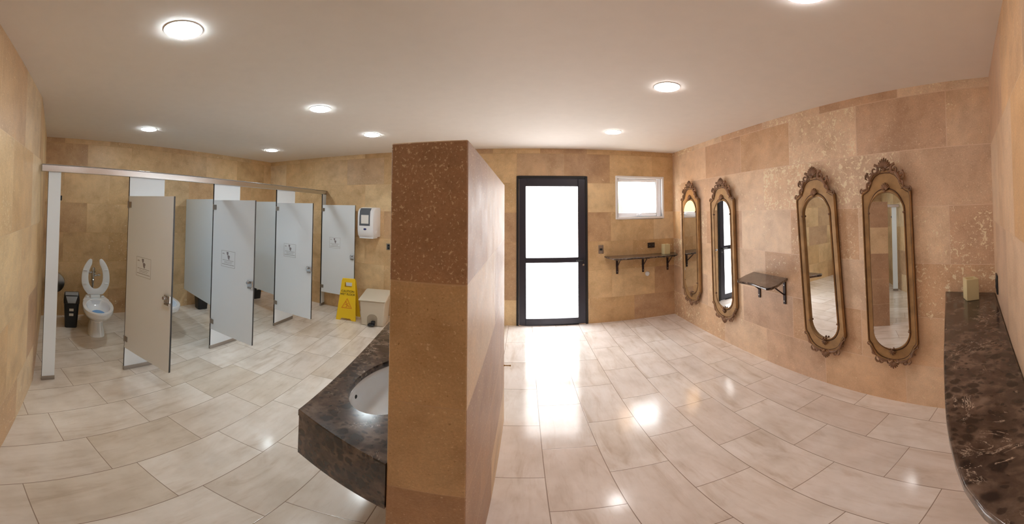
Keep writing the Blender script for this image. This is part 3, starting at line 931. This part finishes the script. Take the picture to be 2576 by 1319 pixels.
# ------------------------------------------------------------------ dark marble counter at the right edge
o = thing('wall_counter', 'dark brown marble wall counter with rounded corner at the right edge', 'counter', (0, 0, 0))
ZC = .98
front = [(XR - .002, .705), (1.75, .545), (1.25, .40), (.98, .315), (.85, .272), (.76, .238), (.66, .196), (.58, .158), (.50, .108), (.44, .055), (.40, .0), (.39, -.05)]
back = [(.40, epos(.40) + .003), (XR - .002, epos(XR - .002) + .003)]
bm = NB(); prism(bm, (front + back)[::-1], ZC - .035, ZC)
obj('countertop', bm, 'marble', o, bevel=.008, seg=3)
for x in (.9, 1.8):
    bm = NB(); y0 = epos(x)
    bx(bm, -.015, .015, .002, .2, ZC - .065, ZC - .0355); bx(bm, -.015, .015, .002, .03, ZC - .28, ZC - .065)
    tube(bm, [(0, .02, ZC - .26), (0, .18, ZC - .06)], .01, 8)
    obj('bracket', bm, 'iron', o, loc=(x, y0, 0), rot=(0, 0, Erot + PI))

# ------------------------------------------------------------------ wall shelves
def shelf_bracket(parent, loc, rotz, arm, drop):
    """local: -y out of the wall, z = 0 at the underside of the shelf"""
    bm = NB()
    bx(bm, -.016, .016, -.012, 0, -drop, 0)
    bx(bm, -.014, .014, -arm, -.0125, -.014, 0)
    tube(bm, [(0, -.01, -drop * .62), (0, -arm * .35, -drop * .36), (0, -arm * .72, -.012)], .007, 8)
    b = obj('bracket', bm, 'iron', parent, loc=loc, rot=(0, 0, rotz), bevel=.002)
    for z in (-.05, -drop + .03):
        bm = NB(); lathe(bm, [(.006, -.0155), (.006, -.0122)], (0, 0, z), 10, axis='y')
        for v in bm.verts: v.co.y = -abs(v.co.y)
        obj('screw', bm, 'steel', b)
ZS = .967
o = thing('wall_shelf', 'long dark marble shelf on three brackets under the window', 'shelf', (0, 0, 0))
pts = [(1.165, YB - .002), (1.19, 4.58), (1.225, 4.455), (1.29, 4.42), (1.42, 4.405), (1.55, 4.425), (1.70, 4.405), (1.84, 4.425), (1.98, 4.41), (2.12, 4.435), (2.215, 4.455), (2.27, 4.53), (2.295, 4.62), (2.297, YB - .002)]
bm = NB(); prism(bm, pts, ZS - .022, ZS)
obj('shelf_board', bm, 'marble', o, bevel=.006, seg=2)
for x in (1.36, 1.775, 2.19): shelf_bracket(o, (x, YB - .001, ZS - .0225), 0, .26, .24)
ZS2 = .945
o = thing('wall_shelf', 'small dark marble shelf on two brackets between the mirrors', 'shelf', (0, 0, 0))
pts = [(XR - .002, 2.775), (2.12, 2.69), (1.925, 2.575), (1.895, 2.53), (1.91, 2.44), (1.925, 2.33), (1.90, 2.20), (1.89, 2.11), (1.93, 2.085), (2.05, 2.125), (2.17, 2.19), (XR - .002, 2.255)]
bm = NB(); prism(bm, pts, ZS2 - .022, ZS2)
obj('shelf_board', bm, 'marble', o, bevel=.006, seg=2)
for y in (2.30, 2.68): shelf_bracket(o, (XR - .001, y, ZS2 - .0225), -PI / 2, .27, .235)

def stone_box(label, loc, rotz, w_, h_):
    o = thing('stone_container', label, 'container', loc, rotz, 'cream stone containers')
    bm = NB(); hw = w_ / 2
    def sq(a, z): return [(-a, -a, z), (a, -a, z), (a, a, z), (-a, a, z)]
    loft(bm, [sq(hw, 0), sq(hw, h_), sq(hw * .74, h_), sq(hw * .68, h_ - .02)])
    obj('container_body', bm, 'onyx', o, bevel=.003)
    bm = NB(); loft(bm, [[(hw * .3 * math.cos(a), hw * .3 * math.sin(a), h_ - .0197 + e) for a in [2 * PI * k / 18 for k in range(18)]] for e in (0, .002)])
    obj('opening', bm, 'dark_plate', o)
stone_box('cream square stone container on the long shelf under the window', (2.095, 4.60, ZS), .1, .098, .142)
stone_box('cream square stone container on the counter at the right edge', (2.135, .475, ZC), math.radians(30), .085, .138)

# ------------------------------------------------------------------ gilt mirrors
HW, GW = .215, .148                 # half widths of the frame and of the glass
Z0, Z1 = .50, 1.70                  # glass bottom and top (measured on the wall)
def stad(hw, z0, z1, flat=1.0):
    """closed outline of a stadium, points run from the top centre anticlockwise seen from the room"""
    out = []
    for k in range(33):
        a = PI * k / 32
        out.append((hw * math.sin(a) if False else hw * math.cos(PI / 2 - 0), 0)) if False else None
    top = [(hw * math.cos(a), z1 - hw * flat + hw * flat * math.sin(a)) for a in [PI * k / 24 for k in range(25)]]
    bot = [(-hw * math.cos(a), z0 + hw * flat - hw * flat * math.sin(a)) for a in [PI * k / 24 for k in range(25)]]
    return top, bot
def resample(pts, n):
    P = [Vector(p) for p in pts]; L = [0]
    for a, b in zip(P, P[1:]): L.append(L[-1] + (b - a).length)
    out = []
    for k in range(n):
        d_ = L[-1] * k / (n - 1); i = 0
        while i < len(P) - 2 and L[i + 1] < d_: i += 1
        f = (d_ - L[i]) / max(1e-9, L[i + 1] - L[i])
        out.append(P[i].lerp(P[i + 1], f))
    return out
def spiral(bm, c, r, a0, turns, w0, w1, y, dirn=1, n=22, mi=0):
    r *= 1.15; w0 *= 1.1; pts, rs = [], []
    for k in range(n + 1):
        f = k / n; a = a0 + dirn * turns * 2 * PI * f; rr = r * (1 - .82 * f)
        pts.append((c[0] + rr * math.cos(a), y - .006 * math.sin(PI * f), c[1] + rr * math.sin(a))); rs.append(w0 + (w1 - w0) * f)
    tube(bm, pts, rs, 7, mi)
def palmette(bm, c, r, y, up=1, lobes=9, spread=1.95):
    for k in range(lobes):
        a = PI / 2 + spread * (k / (lobes - 1) - .5)
        ln = r * (1 - .22 * abs(k / (lobes - 1) - .5) * 2)
        dx, dz = math.cos(a), math.sin(a) * up
        n_ = 8; pts, rs = [], []
        for j in range(n_ + 1):
            f = j / n_
            pts.append((c[0] + dx * ln * f, y - .014 * math.sin(PI * min(1, f * 1.05)) - .002, c[1] + dz * ln * f))
            rs.append(r * (.03 + .115 * math.sin(PI * min(.93, f * .95)) ** .8 * (f * .7 + .3)))
        tube(bm, pts, rs, 8)
    blob(bm, (c[0], y - .012, c[1]), (r * .17, .014, r * .17))
def leaf(bm, pts, w, y):
    P = resample(pts, 12)
    tube(bm, [(p.x, y - .008 * math.sin(PI * k / 11), p.y) for k, p in enumerate(P)], [max(.0015, w * math.sin(PI * (k + .4) / 12.2)) for k in range(12)], 7)

def mirror_proto():
    o = thing('wall_mirror', '', 'mirror')
    gt, gb = stad(GW, Z0, Z1)
    # outer outline of the moulded frame, half of it from the top centre to the bottom centre
    half = [(0, 1.872), (.05, 1.868), (.092, 1.848), (.118, 1.815), (.132, 1.775), (.152, 1.742), (.185, 1.724), (HW - .006, 1.716), (HW, 1.695)]
    halfb = [(HW, .545), (HW - .006, .528), (.186, .505), (.168, .465), (.140, .425), (.100, .398), (.05, .384), (0, .380)]
    right_top = resample(half, 25); right_bot = resample(halfb, 25)
    side = [Vector((HW, 1.695 + (.545 - 1.695) * k / 8)) for k in range(1, 8)]
    out_half = right_top + side + right_bot
    in_half = [Vector(p) for p in [(GW * math.sin(PI / 2 * k / 24), Z1 - GW + GW * math.cos(PI / 2 * k / 24)) for k in range(25)]]
    in_half += [Vector((GW, (Z1 - GW) + ((Z0 + GW) - (Z1 - GW)) * k / 8)) for k in range(1, 8)]
    in_half += [Vector((GW * math.cos(PI / 2 * k / 24), Z0 + GW - GW * math.sin(PI / 2 * k / 24))) for k in range(25)]
    mir = lambda h: h + [Vector((-p.x, p.y)) for p in h[-2:0:-1]]
    outp, inp = mir(out_half), mir(in_half)
    prof = [(0, .010), (0, .034), (.05, .043), (.11, .040), (.16, .030), (.24, .031), (.5, .036), (.78, .033), (.84, .034), (.90, .046), (.96, .046), (1, .036), (1, .002)]
    bm = NB()
    rings = [[(a.x + (b.x - a.x) * f, -dpt, a.y + (b.y - a.y) * f) for a, b in zip(inp, outp)] for f, dpt in prof]
    loft(bm, rings + [rings[0]], False, False)
    fr = obj('mirror_frame', bm, 'gilt', o, smooth=50)
    # dark antique lines at the inner and outer beads
    bm = NB()
    for f, dp, r in ((.175, .030, .0045), (.855, .0345, .0045), (1.0, .012, .004)):
        ring_ = [(a.x + (b.x - a.x) * f, -dp, a.y + (b.y - a.y) * f) for a, b in zip(inp, outp)]
        nn = len(ring_)
        sec = []
        for i in range(nn):
            p0, p1 = Vector(ring_[i - 1]), Vector(ring_[(i + 1) % nn])
            dd = (p1 - p0).normalized(); s_ = dd.cross(Vector((0, 1, 0))).normalized(); c_ = Vector(ring_[i])
            sec.append([c_ + r * (math.cos(q) * s_ + math.sin(q) * Vector((0, 1, 0))) for q in [k * PI / 3 for k in range(6)]])
        loft(bm, sec + [sec[0]], False, False)
    obj('frame_beading', bm, 'gilt_line', o)['label'] = 'dark brown beading lines'
    # glass
    bm = NB()
    glass = inp
    loft(bm, [[(p.x * .995, 0, (p.y - 1.1) * .999) for p in glass], [(p.x * .995, .003, (p.y - 1.1) * .999) for p in glass]])
    g = obj('mirror_glass', bm, 'mirror', o, loc=(0, -.022, 1.1))
    # carved crest: central shell, scrolls running down both shoulders
    Y = -.038
    bm = NB()
    palmette(bm, (0, 1.868), .088, Y)
    for s in (-1, 1):
        spiral(bm, (s * .040, 1.868), .026, PI / 2, .9, .008, .004, Y, -s)
        spiral(bm, (s * .088, 1.868), .034, PI * .5, 1.15, .011, .005, Y, s)
        spiral(bm, (s * .128, 1.838), .026, PI * .2 if s > 0 else PI * .8, 1.0, .010, .004, Y, -s)
        leaf(bm, [(s * .06, 1.85), (s * .10, 1.842), (s * .128, 1.80), (s * .140, 1.765)], .014, Y)
        leaf(bm, [(s * .14, 1.85), (s * .165, 1.838), (s * .170, 1.812), (s * .156, 1.80)], .009, Y)
        spiral(bm, (s * .142, 1.778), .020, PI * .5, 1.0, .009, .004, Y, s)
        leaf(bm, [(s * .13, 1.795), (s * .158, 1.77), (s * .160, 1.735), (s * .135, 1.722)], .010, Y)
        leaf(bm, [(s * .15, 1.745), (s * .175, 1.728), (s * .205, 1.722), (s * .218, 1.738)], .009, Y)
        spiral(bm, (s * .208, 1.716), .016, PI / 2, 1.0, .007, .004, Y, -s)
    obj('crest_carving', bm, 'gilt_dark', o)['label'] = 'carved shell and scrolls along the top'
    bm = NB(); palmette(bm, (0, 1.712), .062, -.036, lobes=7, spread=1.8)
    obj('shell_ornament', bm, 'gilt_dark', o)
    for s in (-1, 1):
        for z in (Z1 - GW, Z0 + GW):
            bm = NB(); blob(bm, (s * (GW + .004), -.042, z), (.012, .010, .009))
            obj('bead', bm, 'gilt_dark', o)
    bm = NB(); palmette(bm, (0, .490), .052, -.036, up=-1, lobes=5, spread=1.7)
    for s in (-1, 1): blob(bm, (s * .014, -.042, .502), (.008, .010, .012))
    palmette(bm, (0, .392), .072, Y, up=-1, lobes=7, spread=1.9)
    for s in (-1, 1):
        spiral(bm, (s * .035, .388), .020, -PI / 2, .9, .007, .004, Y, s)
        leaf(bm, [(s * .02, .398), (s * .07, .388), (s * .11, .398), (s * .145, .43)], .013, Y)
        spiral(bm, (s * .098, .380), .022, PI * .5, 1.0, .008, .004, Y, -s)
        leaf(bm, [(s * .10, .37), (s * .14, .375), (s * .155, .395), (s * .148, .415)], .009, Y)
        leaf(bm, [(s * .125, .41), (s * .165, .445), (s * .178, .485), (s * .205, .515)], .011, Y)
        spiral(bm, (s * .168, .452), .018, 0, 1.0, .007, .003, Y, s)
        spiral(bm, (s * .205, .528), .014, -PI / 2, 1.0, .006, .003, Y, s)
    obj('base_carving', bm, 'gilt_dark', o)['label'] = 'carved shell and leaves along the bottom'
    return o
mp = mirror_proto()
# y on the wall, lift, lean in the wall plane, glass turn, glass nod, width, label
# y on the wall, lift, lean in the wall plane, frame turn, glass turn, glass nod, width, height, label
MIR = [(4.110, .000, -.8, .03, .10, .0, 1.08, 1.03, 'gilt oval-ended mirror nearest the window corner, leftmost of the four'),
       (3.300, -.03, -1.2, .03, .075, .0, 1.10, 1.03, 'gilt mirror reflecting the dark door, left of the small shelf'),
       (1.825, -.028, -3.6, .0, .01, .0, 1.02, 1.008, 'tilted gilt mirror right of the small shelf'),
       (1.135, .000, -1.0, .12, .16, .026, .93, .97, 'gilt mirror nearest the dark counter, rightmost of the four')]
for i, (y, dz, lean, turn, gturn, nod, kw, kh, lab) in enumerate(MIR):
    o = mp if i == 0 else dup(mp)
    ln = math.radians(lean)
    R_ = Matrix.Rotation(-PI / 2 + turn, 3, 'Z') @ Matrix.Rotation(ln, 3, 'Y')
    o.rotation_euler = R_.to_euler()
    c = Vector((XR - .004 - HW * kw * abs(math.sin(turn)), y, 1.1 + dz))
    o.location = c - R_ @ Vector((0, 0, 1.1 * kh))
    o.scale = (kw, 1, kh)
    tag(o, lab, 'mirror', 'gilt framed mirrors on the right wall')
    for ch in children(o):
        if ch.name.startswith('mirror_glass'):
            ch.rotation_euler = (-nod, 0, gturn); ch.location.y = -.018 - .095 * gturn

# small metal pin on the far end of the partition
o = thing('metal_pin', 'tiny brass pin sticking out of the partition edge', 'pin', (PX1, PY1 - .03, .50))
bm = NB(); lathe(bm, [(.007, 0), (.007, .004), (.004, .006), (.004, .04), (.006, .042), (.006, .05)], seg=10, axis='x')
obj('pin_rod', bm, 'brass', o)
